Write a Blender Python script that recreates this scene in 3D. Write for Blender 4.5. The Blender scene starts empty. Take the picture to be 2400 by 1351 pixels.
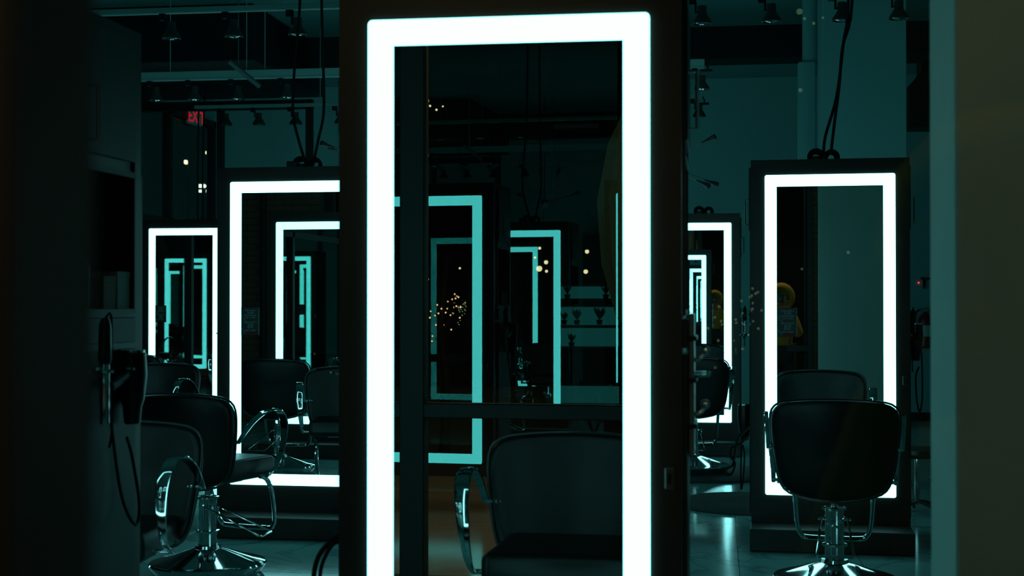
import bpy, bmesh, math, random
from mathutils import Vector, Matrix
random.seed(7)
sc = bpy.context.scene
COL = sc.collection
PI = math.pi
F, HZ, CZ, YAW = 3333.0, 709.0, 1.405, math.radians(8.2)

# ------------------------------------------------------------ camera, world, outdoor light, exposure
cam_d = bpy.data.cameras.new('camera'); cam = bpy.data.objects.new('camera', cam_d); COL.objects.link(cam)
cam.location = (0, 0, CZ); cam.rotation_euler = (math.radians(90.577), 0, YAW)
cam_d.sensor_width = 36; cam_d.lens = 50; cam_d.clip_start = 0.02; cam_d.clip_end = 200
cam_d.dof.use_dof = True; cam_d.dof.focus_distance = 8.6; cam_d.dof.aperture_fstop = 4.6
sc.camera = cam
w = bpy.data.worlds.new('night'); sc.world = w; w.use_nodes = True
w.node_tree.nodes['Background'].inputs[0].default_value = (0.0008, 0.0014, 0.0016, 1)
w.node_tree.nodes['Background'].inputs[1].default_value = 1.0
sc.view_settings.view_transform = 'Standard'; sc.view_settings.look = 'None'
sc.view_settings.gamma = 1; sc.view_settings.use_curve_mapping = False
sc.view_settings.exposure = 0.0
LED = (1.12, 3.7, 3.85)
LAMP_W = 22.0
sc.cycles.max_bounces = 16; sc.cycles.glossy_bounces = 14; sc.cycles.transparent_max_bounces = 24
sc.cycles.diffuse_bounces = 5; sc.cycles.transmission_bounces = 8
sc.cycles.sample_clamp_indirect = 3.0

# ------------------------------------------------------------ helpers
def P(px, py, y):
    """a point of the room seen in this direction, at room depth y"""
    t = math.atan((px - 1200) / F) - YAW
    x = y * math.tan(t)
    d = -x * math.sin(YAW) + y * math.cos(YAW)
    return Vector((x, y, CZ + (HZ - py) / F * d))

def MR(px, py, y, ym=3.638):
    """a point seen in the big mirror, standing at real depth y (outside, y < 0)"""
    p = P(px, py, 2 * ym - y)
    return Vector((p.x, y, p.z))

MATS = {}
def mat(name, col, rough=0.5, metal=0.0, noise=None, bump=0.0, nscale=20.0, coat=0.0, spec=0.5, emis=None, estr=1.0):
    if name in MATS: return MATS[name]
    m = bpy.data.materials.new(name); m.use_nodes = True
    nt = m.node_tree; b = nt.nodes['Principled BSDF']
    b.inputs['Base Color'].default_value = (*col, 1)
    b.inputs['Roughness'].default_value = rough; b.inputs['Metallic'].default_value = metal
    b.inputs['Coat Weight'].default_value = coat; b.inputs['Specular IOR Level'].default_value = spec
    if emis:
        b.inputs['Emission Color'].default_value = (*emis, 1); b.inputs['Emission Strength'].default_value = estr
    if noise or bump:
        tc = nt.nodes.new('ShaderNodeTexCoord'); n = nt.nodes.new('ShaderNodeTexNoise')
        n.inputs['Scale'].default_value = nscale; n.inputs['Detail'].default_value = 5
        nt.links.new(tc.outputs['Object'], n.inputs['Vector'])
        if noise:
            r = nt.nodes.new('ShaderNodeMix'); r.data_type = 'RGBA'
            r.inputs[6].default_value = (*col, 1); r.inputs[7].default_value = (*noise, 1)
            nt.links.new(n.outputs['Fac'], r.inputs[0]); nt.links.new(r.outputs[2], b.inputs['Base Color'])
        if bump:
            bp = nt.nodes.new('ShaderNodeBump'); bp.inputs['Strength'].default_value = bump; bp.inputs['Distance'].default_value = 0.002
            nt.links.new(n.outputs['Fac'], bp.inputs['Height']); nt.links.new(bp.outputs['Normal'], b.inputs['Normal'])
    MATS[name] = m
    return m

def emit(name, col, s=1.0):
    m = bpy.data.materials.new(name); m.use_nodes = True; nt = m.node_tree; nt.nodes.clear()
    e = nt.nodes.new('ShaderNodeEmission'); e.inputs[0].default_value = (*col, 1); e.inputs[1].default_value = s
    o = nt.nodes.new('ShaderNodeOutputMaterial'); nt.links.new(e.outputs[0], o.inputs[0])
    return m

def mirror_mat():
    m = bpy.data.materials.new('silvered_mirror'); m.use_nodes = True; nt = m.node_tree; nt.nodes.clear()
    g = nt.nodes.new('ShaderNodeBsdfGlossy'); g.inputs['Color'].default_value = (0.80, 0.90, 0.87, 1); g.inputs['Roughness'].default_value = 0.0
    o = nt.nodes.new('ShaderNodeOutputMaterial'); nt.links.new(g.outputs[0], o.inputs[0])
    return m

def glass_mat(mul=3.1):
    m = bpy.data.materials.new('window_glass'); m.use_nodes = True; nt = m.node_tree; nt.nodes.clear()
    t = nt.nodes.new('ShaderNodeBsdfTransparent'); t.inputs[0].default_value = (0.93, 0.965, 0.955, 1)
    g = nt.nodes.new('ShaderNodeBsdfGlossy'); g.inputs['Color'].default_value = (0.42, 1, 0.95, 1); g.inputs['Roughness'].default_value = 0.0
    fr = nt.nodes.new('ShaderNodeFresnel'); fr.inputs[0].default_value = 1.56
    mu = nt.nodes.new('ShaderNodeMath'); mu.operation = 'MULTIPLY'; mu.inputs[1].default_value = mul
    mx = nt.nodes.new('ShaderNodeMixShader'); o = nt.nodes.new('ShaderNodeOutputMaterial')
    nt.links.new(fr.outputs[0], mu.inputs[0]); nt.links.new(mu.outputs[0], mx.inputs[0])
    nt.links.new(t.outputs[0], mx.inputs[1]); nt.links.new(g.outputs[0], mx.inputs[2]); nt.links.new(mx.outputs[0], o.inputs[0])
    return m

def marble_mat():
    m = bpy.data.materials.new('marble_tile'); m.use_nodes = True; nt = m.node_tree; b = nt.nodes['Principled BSDF']
    b.inputs['Roughness'].default_value = 0.13
    tc = nt.nodes.new('ShaderNodeTexCoord'); oi = nt.nodes.new('ShaderNodeObjectInfo')
    ad = nt.nodes.new('ShaderNodeVectorMath'); ad.operation = 'ADD'
    sc_ = nt.nodes.new('ShaderNodeVectorMath'); sc_.operation = 'SCALE'; sc_.inputs['Scale'].default_value = 1.0
    nt.links.new(oi.outputs['Location'], sc_.inputs[0]); nt.links.new(tc.outputs['Object'], ad.inputs[0]); nt.links.new(sc_.outputs[0], ad.inputs[1])
    n = nt.nodes.new('ShaderNodeTexNoise'); n.inputs['Scale'].default_value = 1.4; n.inputs['Detail'].default_value = 7; n.inputs['Distortion'].default_value = 1.2
    nt.links.new(ad.outputs[0], n.inputs['Vector'])
    r = nt.nodes.new('ShaderNodeValToRGB'); e = r.color_ramp.elements
    e[0].position = 0.47; e[0].color = (0.20, 0.42, 0.42, 1); e[1].position = 0.53; e[1].color = (0.20, 0.42, 0.42, 1)
    k = r.color_ramp.elements.new(0.5); k.color = (0.12, 0.26, 0.26, 1)
    nt.links.new(n.outputs['Fac'], r.inputs[0]); nt.links.new(r.outputs[0], b.inputs['Base Color'])
    return m

LEDM = emit('frosted_light_frame', LED)
MIR = mirror_mat(); GLASS = glass_mat(); GLASS2 = glass_mat(0.22); GLASS3 = glass_mat(1.2); MARBLE = marble_mat()
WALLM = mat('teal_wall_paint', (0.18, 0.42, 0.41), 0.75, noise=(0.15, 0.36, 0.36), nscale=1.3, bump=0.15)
CEILM = mat('ceiling_paint', (0.11, 0.32, 0.31), 0.85, noise=(0.08, 0.23, 0.23), nscale=2.0)
BLACKP = mat('black_paint', (0.004, 0.004, 0.004), 0.7)
COLM = mat('column_plaster', (0.36, 0.50, 0.46), 0.85, noise=(0.30, 0.43, 0.39), nscale=7, bump=0.5)
CASE = mat('dark_stained_oak', (0.022, 0.017, 0.013), 0.42, noise=(0.012, 0.009, 0.007), nscale=9, bump=0.1)
DOORM = mat('grey_laminate', (0.016, 0.028, 0.028), 0.5, noise=(0.012, 0.022, 0.022), nscale=5)
NICHEM = mat('black_laminate', (0.010, 0.010, 0.010), 0.5)
LEATH = mat('black_vinyl', (0.004, 0.0042, 0.0045), 0.36, bump=0.15, nscale=160, spec=0.32)
RIMHL = mat('rim_highlight_vinyl', (0.03, 0.033, 0.035), 0.28)  # lighter than the seat vinyl to paint the thin rim highlight
CHROME = mat('polished_chrome', (0.72, 0.74, 0.75), 0.07, metal=1.0)
STEEL = mat('brushed_nickel', (0.45, 0.46, 0.46), 0.28, metal=1.0)
RUBBER = mat('black_rubber', (0.008, 0.008, 0.008), 0.75)
PLAST = mat('black_plastic', (0.010, 0.010, 0.011), 0.3)
LAMPM = mat('dark_grey_enamel', (0.05, 0.052, 0.05), 0.4)
LENS = mat('lamp_reflector', (0.55, 0.57, 0.58), 0.12, metal=1.0)
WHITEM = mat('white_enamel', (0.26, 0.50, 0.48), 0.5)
MATRUB = mat('grey_floor_mat', (0.02, 0.022, 0.022), 0.8, bump=0.3, nscale=60)
GROUT = mat('dark_grout', (0.05, 0.05, 0.05), 0.9)
BRICKM = mat('red_brick', (0.16, 0.075, 0.045), 0.9, noise=(0.09, 0.045, 0.03), nscale=14, bump=0.6)
MORT = mat('mortar', (0.06, 0.05, 0.04), 0.95, bump=0.3, nscale=60)
FRAMEM = mat('bronze_anodised_aluminium', (0.006, 0.007, 0.007), 0.55)
ASPH = mat('asphalt', (0.035, 0.035, 0.035), 0.9, noise=(0.02, 0.02, 0.02), nscale=30, bump=0.5)
PAVE = mat('pavement_concrete', (0.20, 0.17, 0.13), 0.9, noise=(0.14, 0.12, 0.09), nscale=6, bump=0.3)

# ---- bmesh shapes
def bx(bm, c, s, bev=0.0, rot=None, seg=1):
    r = bmesh.ops.create_cube(bm, size=1.0)
    vs = r['verts']
    bmesh.ops.scale(bm, vec=Vector(s), verts=vs)
    if bev > 0:
        es = list({e for v in vs for e in v.link_edges})
        rr = bmesh.ops.bevel(bm, geom=es, offset=bev, segments=seg, affect='EDGES', profile=0.5)
        vs = [v for v in rr['verts']] or vs
        vs = list(set(vs))
    if rot is not None: bmesh.ops.rotate(bm, cent=(0, 0, 0), matrix=rot, verts=vs)
    bmesh.ops.translate(bm, vec=Vector(c), verts=vs)
    return vs

def b2(bm, x0, x1, y0, y1, z0, z1, bev=0.0, seg=1):
    return bx(bm, ((x0+x1)/2, (y0+y1)/2, (z0+z1)/2), (abs(x1-x0), abs(y1-y0), abs(z1-z0)), bev, None, seg)

def lathe(bm, prof, n=32, c=(0, 0, 0), axis=None, flute=0.0):
    rings = []
    M = Matrix.Identity(3)
    if axis is not None: M = Vector((0, 0, 1)).rotation_difference(Vector(axis).normalized()).to_matrix()
    for r, z in prof:
        ring = []
        for i in range(n):
            a = 2*PI*i/n; rr = r * (1 - flute*(i % 2)) if r > 0 else 0.0
            ring.append(bm.verts.new(M @ Vector((rr*math.cos(a), rr*math.sin(a), z)) + Vector(c)))
        rings.append(ring)
    for a, b in zip(rings, rings[1:]):
        for i in range(n):
            j = (i+1) % n
            bm.faces.new((a[i], a[j], b[j], b[i]))
    bm.faces.new(list(reversed(rings[0]))); bm.faces.new(rings[-1])

def tube(bm, pts, r, n=8, closed=False, smooth=0):
    pts = [Vector(p) for p in pts]
    if smooth:
        q = []
        N = len(pts)
        rng = range(N) if closed else range(N-1)
        for i in rng:
            p0 = pts[(i-1) % N] if (closed or i > 0) else pts[i]
            p1 = pts[i]; p2 = pts[(i+1) % N]
            p3 = pts[(i+2) % N] if (closed or i+2 < N) else p2
            for k in range(smooth):
                t = k/smooth
                q.append(0.5*((2*p1)+(-p0+p2)*t+(2*p0-5*p1+4*p2-p3)*t*t+(-p0+3*p1-3*p2+p3)*t**3))
        if not closed: q.append(pts[-1])
        pts = q
    N = len(pts); rings = []; up = None
    for i in range(N):
        if closed: t = pts[(i+1) % N]-pts[(i-1) % N]
        else: t = pts[min(i+1, N-1)]-pts[max(i-1, 0)]
        t.normalize()
        if up is None:
            up = Vector((0, 0, 1)) if abs(t.z) < 0.9 else Vector((1, 0, 0))
        s = t.cross(up)
        if s.length < 1e-4: s = t.orthogonal()
        s.normalize(); up = s.cross(t).normalized()
        rr = r(i/(N-1)) if callable(r) else r
        rings.append([bm.verts.new(pts[i]+(s*math.cos(2*PI*k/n)+up*math.sin(2*PI*k/n))*rr) for k in range(n)])
    m = N if closed else N-1
    for i in range(m):
        a, b = rings[i], rings[(i+1) % N]
        for k in range(n):
            j = (k+1) % n
            bm.faces.new((a[k], a[j], b[j], b[k]))
    if not closed:
        bm.faces.new(list(reversed(rings[0]))); bm.faces.new(rings[-1])

def obj(name, bm, m, parent=None, smooth=True, sub=0):
    bmesh.ops.recalc_face_normals(bm, faces=bm.faces)
    me = bpy.data.meshes.new(name); bm.to_mesh(me); bm.free()
    me.materials.append(m)
    o = bpy.data.objects.new(name, me); COL.objects.link(o)
    if parent is not None: o.parent = parent
    if smooth:
        try: me.shade_smooth()
        except Exception: pass
        try: me.set_sharp_from_angle(angle=math.radians(35))
        except Exception: pass
    if sub:
        s = o.modifiers.new('subdivision', 'SUBSURF'); s.levels = sub; s.render_levels = sub
    return o

def B(): return bmesh.new()
def lettering(txt, size, m, parent, loc, rot, ext=0.0005, off=0.0):
    c = bpy.data.curves.new('lettering', 'FONT'); c.body = txt; c.size = size; c.align_x = 'CENTER'; c.extrude = ext; c.offset = off; c.resolution_u = 3
    tmp = bpy.data.objects.new('tmp', c); COL.objects.link(tmp)
    dg = bpy.context.evaluated_depsgraph_get(); me = bpy.data.meshes.new_from_object(tmp.evaluated_get(dg))
    bpy.data.objects.remove(tmp); bpy.data.curves.remove(c)
    me.name = 'lettering'; me.materials.clear(); me.materials.append(m)
    o = bpy.data.objects.new('lettering', me); COL.objects.link(o); o.parent = parent; o.location = loc; o.rotation_euler = rot
    return o
def tag(o, label, cat, group=None):
    o['label'] = label; o['category'] = cat
    if group: o['group'] = group
    return o
def thing(name, label, cat, loc=(0, 0, 0), rz=0.0, group=None):
    o = bpy.data.objects.new(name, None); COL.objects.link(o)
    o.empty_display_size = 0.1
    o.location = loc; o.rotation_euler = (0, 0, rz)
    return tag(o, label, cat, group)
def struct(o): o['kind'] = 'structure'; return o
def dup(root, loc, rz, label, group=None):
    def cp(o, par):
        c = o.copy(); COL.objects.link(c); c.parent = par
        for ch in kids.get(o.name, []): cp(ch, c)
        return c
    kids = {}
    for o in bpy.data.objects:
        if o.parent: kids.setdefault(o.parent.name, []).append(o)
    r = cp(root, None); r.location = loc; r.rotation_euler = (0, 0, rz); r['label'] = label
    if group: r['group'] = group
    return r

# ------------------------------------------------------------ the room
X0, X1, YB, ZC = -6.35, 3.3, 17.4, 4.12
bm = B(); b2(bm, X0, X1, 0.55, YB+0.1, -0.06, -0.006); floor = struct(obj('floor', bm, GROUT, smooth=False))
tw, tl = 0.655, 1.31
bm = B(); b2(bm, -tw/2+0.0016, tw/2-0.0016, -tl/2+0.0016, tl/2-0.0016, -0.006, 0.0, 0.0012); tile0 = None
k0 = int((X0-0.115)/tw)-1
for i in range(k0, k0+17):
    xa = 0.115 + i*tw
    if xa+tw < X0+0.02 or xa > X1-0.02: continue
    for j in range(0, 14):
        ya = 0.62 + (j-0.5*(i % 2))*tl
        y0, y1 = max(ya, 0.72), min(ya+tl, YB)
        x0, x1 = max(xa, X0), min(xa+tw, X1)
        if y1-y0 < 0.05 or x1-x0 < 0.05: continue
        if tile0 is None:
            tile0 = obj('floor_tile', bm, MARBLE, floor, smooth=False); t = tile0
        else:
            t = tile0.copy(); COL.objects.link(t); t.parent = floor
        t.location = ((x0+x1)/2, (y0+y1)/2, 0); t.scale = ((x1-x0)/tw, (y1-y0)/tl, 1)
bm = B(); b2(bm, X0-0.1, X1+0.1, 0.5, YB+0.2, ZC, ZC+0.1); struct(obj('ceiling', bm, CEILM, smooth=False))
bm = B(); b2(bm, X0-0.1, X1+0.1, YB, YB+0.15, -0.06, ZC)
wb = struct(obj('wall_back', bm, WALLM, smooth=False))
bm = B(); b2(bm, X1, X1+0.15, 0.75, YB, -0.06, ZC); struct(obj('wall_right', bm, WALLM, smooth=False))
# left wall: solid up to y=12, then dark glazing towards the side street
bm = B(); b2(bm, X0-0.15, X0, 0.75, 2.2, -0.06, ZC); b2(bm, X0-0.15, X0, 2.2, YB, 3.70, ZC); b2(bm, X0-0.15, X0, 2.2, YB, -0.06, 0.15)
struct(obj('wall_left', bm, WALLM, smooth=False))
bm = B()
ys = [2.2, 4.3, 6.4, 8.5, 10.6, 12.9, 14.6, 15.9, YB-0.04]
for y in ys: b2(bm, X0-0.06, X0+0.03, y-0.04, y+0.04, 0.15, 3.70)
for z in (0.19, 2.35, 3.66): b2(bm, X0-0.06, X0+0.03, 2.2, YB, z-0.04, z+0.04)
sw = struct(obj('window_2', bm, FRAMEM, smooth=False))
for a, b in zip(ys, ys[1:]):
    for z0, z1 in ((0.23, 2.31), (2.39, 3.62)):
        g = B(); b2(g, X0-0.02, X0-0.014, a+0.04, b-0.04, z0, z1); obj('pane', g, GLASS2, sw, smooth=False)
# ceiling beam across the room, black duct on the left
bm = B(); b2(bm, X0, X1, 14.1, 14.5, 3.80, ZC); struct(obj('trim_1', bm, BLACKP, smooth=False))
bm = B(); b2(bm, X0, -4.16, 12.4, 14.75, 3.60, ZC, 0.01)
tag(obj('ceiling_duct', bm, BLACKP, smooth=False), 'wide black boxed duct under the ceiling at the left, above the steel posts', 'duct')
# steel framed partition (two posts and head)
pt = thing('steel_partition', 'black steel post and rail frame standing behind the left mirror station', 'partition', (-4.75, 14.9, 0))
for x in (-5.36+4.75, -4.36+4.75):
    g = B(); b2(g, x-0.036, x+0.036, -0.036, 0.036, 0, 3.60, 0.004); obj('post', g, BLACKP, pt)
g = B(); b2(g, -1.55, 0.43, -0.036, 0.036, 3.50, 3.60, 0.004); obj('head_rail', g, BLACKP, pt)
# white pillar with boxed riser and round pipe behind the right station
a = P(1930, 700, 11.0).x; b_ = P(2126, 700, 11.0).x
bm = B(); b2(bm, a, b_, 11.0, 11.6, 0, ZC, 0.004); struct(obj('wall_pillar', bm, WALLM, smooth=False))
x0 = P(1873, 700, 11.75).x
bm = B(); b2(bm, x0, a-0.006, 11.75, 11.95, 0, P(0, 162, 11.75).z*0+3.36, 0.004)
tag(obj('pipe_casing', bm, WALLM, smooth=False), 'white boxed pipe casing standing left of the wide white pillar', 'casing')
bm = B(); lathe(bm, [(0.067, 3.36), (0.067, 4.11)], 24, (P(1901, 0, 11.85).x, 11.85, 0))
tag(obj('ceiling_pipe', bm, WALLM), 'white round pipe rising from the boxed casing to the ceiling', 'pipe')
# solid black block standing in for a dark opening right of the pillar
p = P(2132, 300, 14.9); q = P(2215, 70, 14.9)
bm = B()
pts = [P(2132, 298, 14.9), P(2215, 298, 14.9), P(2215, 68, 14.9), P(2132, 68, 14.9), P(2132, 133, 14.9), P(2162, 133, 14.9), P(2162, 165, 14.9), P(2132, 200, 14.9)]
f1 = [bm.verts.new(v) for v in pts]; f2 = [bm.verts.new(v+Vector((0, 0.4, 0))) for v in pts]
bm.faces.new(f1); bm.faces.new(list(reversed(f2)))
for i in range(len(f1)): bm.faces.new((f1[i], f2[i], f2[(i+1) % 8], f1[(i+1) % 8]))
tag(obj('dark_opening_block', bm, BLACKP, smooth=False), 'notched black block in place of a dark opening near the ceiling right of the white pillar', 'block')
# foreground column
cx0, cy0, cy1 = 0.466, 2.9, 3.24
bm = B(); b2(bm, cx0, 1.35, cy0, cy1, 0, ZC, 0.006); struct(obj('wall_column', bm, COLM, smooth=False))
# skirting
bm = B(); b2(bm, X0, X1, YB-0.015, YB, 0, 0.1); struct(obj('baseboard_back', bm, BLACKP, smooth=False))

# ------------------------------------------------------------ shop front
SF = bpy.data.objects.new('window_1', None); COL.objects.link(SF); SF['kind'] = 'structure'
SF.location = (-0.525, 0.65, 0); SF.rotation_euler = (0, 0, math.radians(2.2))
def sx(x): return x+0.525
for a, b in ((-4.96, -4.86), (-3.25, -3.15), (-1.49, -1.372), (0.30, 0.36), (2.0, 2.1), (3.2, 3.3)):
    g = B(); b2(g, sx(a), sx(b), -0.05, 0.05, 0, 3.35, 0.004); obj('mullion', g, FRAMEM, SF, smooth=False)
for z0, z1 in ((0.0, 0.10), (0.858, 0.927), (3.25, 3.36)):
    g = B(); b2(g, sx(-4.96), sx(0.36), -0.045, 0.045, z0, z1, 0.004); obj('rail', g, FRAMEM, SF, smooth=False)
    g = B(); b2(g, sx(0.62), sx(3.3), -0.045, 0.045, z0, z1, 0.004); obj('rail', g, FRAMEM, SF, smooth=False)
for a, b in ((-4.86, -3.25), (-3.15, -1.49), (-1.372, -0.456), (0.62, 2.0), (2.1, 3.2)):
    for z0, z1 in ((0.10, 0.858), (0.927, 3.25)):
        g = B()
        vs = [g.verts.new((sx(a), 0, z0)), g.verts.new((sx(b), 0, z0)), g.verts.new((sx(b), 0, z1)), g.verts.new((sx(a), 0, z1))]
        g.faces.new(vs); obj('pane', g, GLASS, SF, smooth=False)
DR = bpy.data.objects.new('door_1', None); COL.objects.link(DR); DR['kind'] = 'structure'
DR.location = (0.30, 0.655, 0); DR.rotation_euler = (0, 0, math.radians(-10.5))
for a, b in ((-0.715, -0.685), (-0.04, 0.0)):
    g = B(); b2(g, a, b, -0.085 if a < -0.5 else -0.02, 0.02, 0.01, 3.2, 0.003); obj('stile', g, FRAMEM, DR, smooth=False)  # left stile deepened to block a stray reflection of a light frame
for a, b in ((0.01, 0.12), (0.86, 0.92), (3.12, 3.2)):
    g = B(); b2(g, -0.684, -0.041, -0.02, 0.02, a, b, 0.003); obj('rail', g, FRAMEM, DR, smooth=False)
for a, b in ((0.12, 0.86), (0.92, 3.12)):
    g = B(); g.faces.new([g.verts.new(v) for v in ((-0.684, 0, a), (-0.041, 0, a), (-0.041, 0, b), (-0.684, 0, b))]); obj('pane', g, GLASS3, DR, smooth=False)
bm = B(); b2(bm, -0.345, -0.268, 0.51, 0.59, 0, 3.36, 0.004); struct(obj('trim_2', bm, FRAMEM, smooth=False))
bm = B(); b2(bm, X0-0.1, X1+0.2, 0.42, 0.80, 3.36, ZC+0.1); struct(obj('wall_front', bm, BLACKP, smooth=False))

def brick_wall(name, x0, x1, y0, y1, z1, face, structn=True, bw=0.215, bh=0.065, gap=0.01, z0=0.0):
    """mortar body with bricks proud of the given face (+1: towards +y, -1: towards -y)"""
    g = B(); b2(g, x0, x1, y0, y1, z0, z1); o = obj(name, g, MORT, smooth=False)
    if structn: struct(o)
    proto = {}
    r = 0; z = z0+gap/2
    yf = y1 if face > 0 else y0
    n = 0
    while z+bh < z1:
        x = x0+0.002-(bw/2 if r % 2 else 0)
        while x < x1-0.01:
            a, b = max(x, x0+0.002), min(x+bw, x1-0.002)
            if b-a > 0.03 and n < 300:
                key = round(b-a, 3)
                if key not in proto:
                    h = B(); b2(h, -(b-a)/2, (b-a)/2, -0.012, 0.012, -bh/2, bh/2, 0.003)
                    proto[key] = obj('brick', h, BRICKM, o, smooth=False); t = proto[key]
                else:
                    t = proto[key].copy(); COL.objects.link(t); t.parent = o
                t.location = ((a+b)/2, yf+random.uniform(-0.003, 0.003)*1.0, z+bh/2); n += 1
            x += bw+gap
        r += 1; z += bh+gap
    return o
brick_wall('wall_front_pier', 0.36, 0.62, 0.55, 0.80, 3.3, +1)
brick_wall('wall_front_brick', -6.3, -4.96, 0.45, 0.72, 3.3, +1, bw=0.215)
bm = B(); lathe(bm, [(0.035, 0.0), (0.035, 3.3)], 16, (-5.62, 0.80, 0)); tag(obj('rain_pipe', bm, BLACKP), 'black vertical pipe running up the brick wall seen in the left mirror', 'pipe')

# ------------------------------------------------------------ mirror stations
HW, HD, LH = 0.448, 0.27, 0.368
def rounded_rect(w, h, r, n=4):
    pts = []
    for (cx, cz, a0) in ((w-r, h-r, 0), (-w+r, h-r, PI/2), (-w+r, -h+r, PI), (w-r, -h+r, 3*PI/2)):
        for i in range(n+1):
            a = a0+PI/2*i/n; pts.append((cx+r*math.cos(a), cz+r*math.sin(a)))
    return pts
def make_station(label):
    t = thing('styling_station', label, 'mirror station', group=None)
    g = B()
    b2(g, -0.33, 0.33, -HD, HD, 0.12, 2.234)
    for s in (-1, 1):
        xs = sorted((s*0.33, s*HW))
        b2(g, xs[0], xs[1], -HD, -0.173, 0.12, 2.234); b2(g, xs[0], xs[1], 0.207, HD, 0.12, 2.234)
        b2(g, xs[0], xs[1], -0.173, 0.207, 1.785, 2.234); b2(g, xs[0], xs[1], -0.173, 0.207, 0.12, 1.38)
    obj('cabinet_body', g, CASE, t, smooth=False)
    g = B(); b2(g, -HW-0.003, HW+0.003, -HD-0.26, HD+0.26, 0, 0.126, 0.006); obj('plinth', g, CASE, t, smooth=False)
    zc, hw, hh, sw_ = (0.288+2.145)/2, LH, (2.145-0.288)/2, 0.068
    for f in (-1, 1):
        g = B(); y = f*(HD+0.002)
        b2(g, -hw+sw_-0.003, hw-sw_+0.003, min(y, y+f*0.004), max(y, y+f*0.004), zc-hh+sw_-0.003, zc+hh-sw_+0.003)
        mp = obj('mirror_glass', g, MIR, t, smooth=False)
        # thin black edge line around the light
        g = B(); o = rounded_rect(hw, hh, 0.012); n = len(o)
        i_ = []
        for (x, z) in o:
            i_.append((max(-hw+sw_, min(hw-sw_, x)), max(-hh+sw_, min(hh-sw_, z))))
        ya, yb = f*(HD+0.0005), f*(HD+0.009)
        A = [g.verts.new((x, yb, zc+z)) for x, z in o]; Bv = [g.verts.new((x, yb, zc+z)) for x, z in i_]
        C = [g.verts.new((x, ya, zc+z)) for x, z in o]; D = [g.verts.new((x, ya, zc+z)) for x, z in i_]
        for k in range(n):
            j = (k+1) % n
            for q in ((A[k], A[j], Bv[j], Bv[k]), (A[k], C[k], C[j], A[j]), (Bv[k], Bv[j], D[j], D[k])):
                try: g.faces.new(q)
                except Exception: pass
        bmesh.ops.remove_doubles(g, verts=g.verts, dist=1e-5)
        obj('light_frame', g, LEDM, t, smooth=False)
        g = B(); b2(g, 0.405, 0.430, f*(HD+0.001), f*(HD+0.008), 0.93, 0.985, 0.003); pl = obj('socket_plate', g, LAMPM, t)
        g = B(); b2(g, 0.413, 0.422, f*(HD+0.007), f*(HD+0.010), 0.945, 0.970); obj('socket', g, PLAST, pl)
    for s in (-1, 1):
        def side(x0, x1, *r): a, b = sorted((s*x0, s*x1)); return (a, b, *r)
        g = B(); b2(g, *side(HW, HW+0.014, -0.165, 0.205, 1.83, 2.20), 0.002); d = obj('upper_door', g, DOORM, t, smooth=False)
        g = B(); x = s*(HW+0.038)
        tube(g, [(s*(HW+0.012), -0.12, 1.865), (x, -0.12, 1.865), (x, -0.12, 2.015), (s*(HW+0.012), -0.12, 2.015)], 0.005); obj('handle', g, STEEL, d)
        g = B(); b2(g, *side(HW, HW+0.008, -0.18, -0.168, 1.375, 1.83)); b2(g, *side(HW, HW+0.008, 0.204, 0.214, 1.375, 1.83)); b2(g, *side(HW, HW+0.008, -0.18, 0.214, 1.782, 1.80)); b2(g, *side(HW, HW+0.008, -0.18, 0.214, 1.37, 1.385))
        obj('niche_trim', g, DOORM, t, smooth=False)
        g = B(); b2(g, *side(0.3305, 0.334, -0.172, 0.206, 1.381, 1.784)); obj('niche_back', g, NICHEM, t, smooth=False)
        g = B(); b2(g, *side(HW, HW+0.012, -0.165, 0.205, 1.285, 1.36), 0.002); d = obj('drawer', g, DOORM, t, smooth=False)
        g = B(); b2(g, *side(HW+0.011, HW+0.02, -0.03, 0.07, 1.325, 1.338)); obj('handle', g, NICHEM, d, smooth=False)
        g = B(); b2(g, *side(HW, HW+0.012, -0.165, 0.205, 0.16, 1.265), 0.002); d = obj('lower_door', g, DOORM, t, smooth=False)
        g = B(); b2(g, *side(HW+0.010, HW+0.026, -0.14, 0.14, 1.205, 1.222), 0.003); obj('tool_rail', g, STEEL, t)
        for y in (-0.09, 0.07):
            g = B(); tube(g, [(s*(HW+0.046)+0.022*math.cos(a), y+0.022*math.sin(a), 1.21) for a in [2*PI*i/16 for i in range(16)]], 0.004, 6, closed=True)
            obj('holder_ring', g, CHROME, t)
    return t

ST = {}
ST['M'] = make_station('largest mirror station, in the middle, its white light frame filling the height')
ST['M'].location = (-0.537, 3.64+HD, 0)
def station(key, x, yf, lab, rz=0.0):
    ST[key] = dup(ST['M'], (x, yf+HD, 0), rz, lab)
station('M0', -2.208, 3.64, 'far left mirror station showing only its dark side with niche and drawer')
station('M1', -3.85, 3.64, 'mirror station whose glowing back frame shows inside the left lit mirror')
R_ROT, L_ROT = math.radians(-2.6), math.radians(-1.3)
station('R', 0.656, 8.38, 'right mirror station lit in white, directly behind the centred black chair', R_ROT)
station('L', -2.565, 8.40, 'left mirror station half hidden behind the middle one, lit in white', L_ROT)
station('C2', -0.97, 8.40, 'second row mirror station hidden behind the middle one, seen only in mirrors')
station('A2', -4.20, 8.40, 'second row mirror station hidden behind the dark left cabinet')
station('Rm', -0.235, 13.36, 'distant mirror station showing a tunnel of nested frames, right of the middle one')
station('Lm', -5.27, 13.6, 'small distant mirror station at the left, behind the two chairs')
station('B3', -3.62, 13.5, 'third row mirror station between the small left one and the middle one')
station('C3', -1.97, 13.5, 'third row mirror station straight behind the middle one')

ST['L'].scale.x = 1.06
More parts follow.
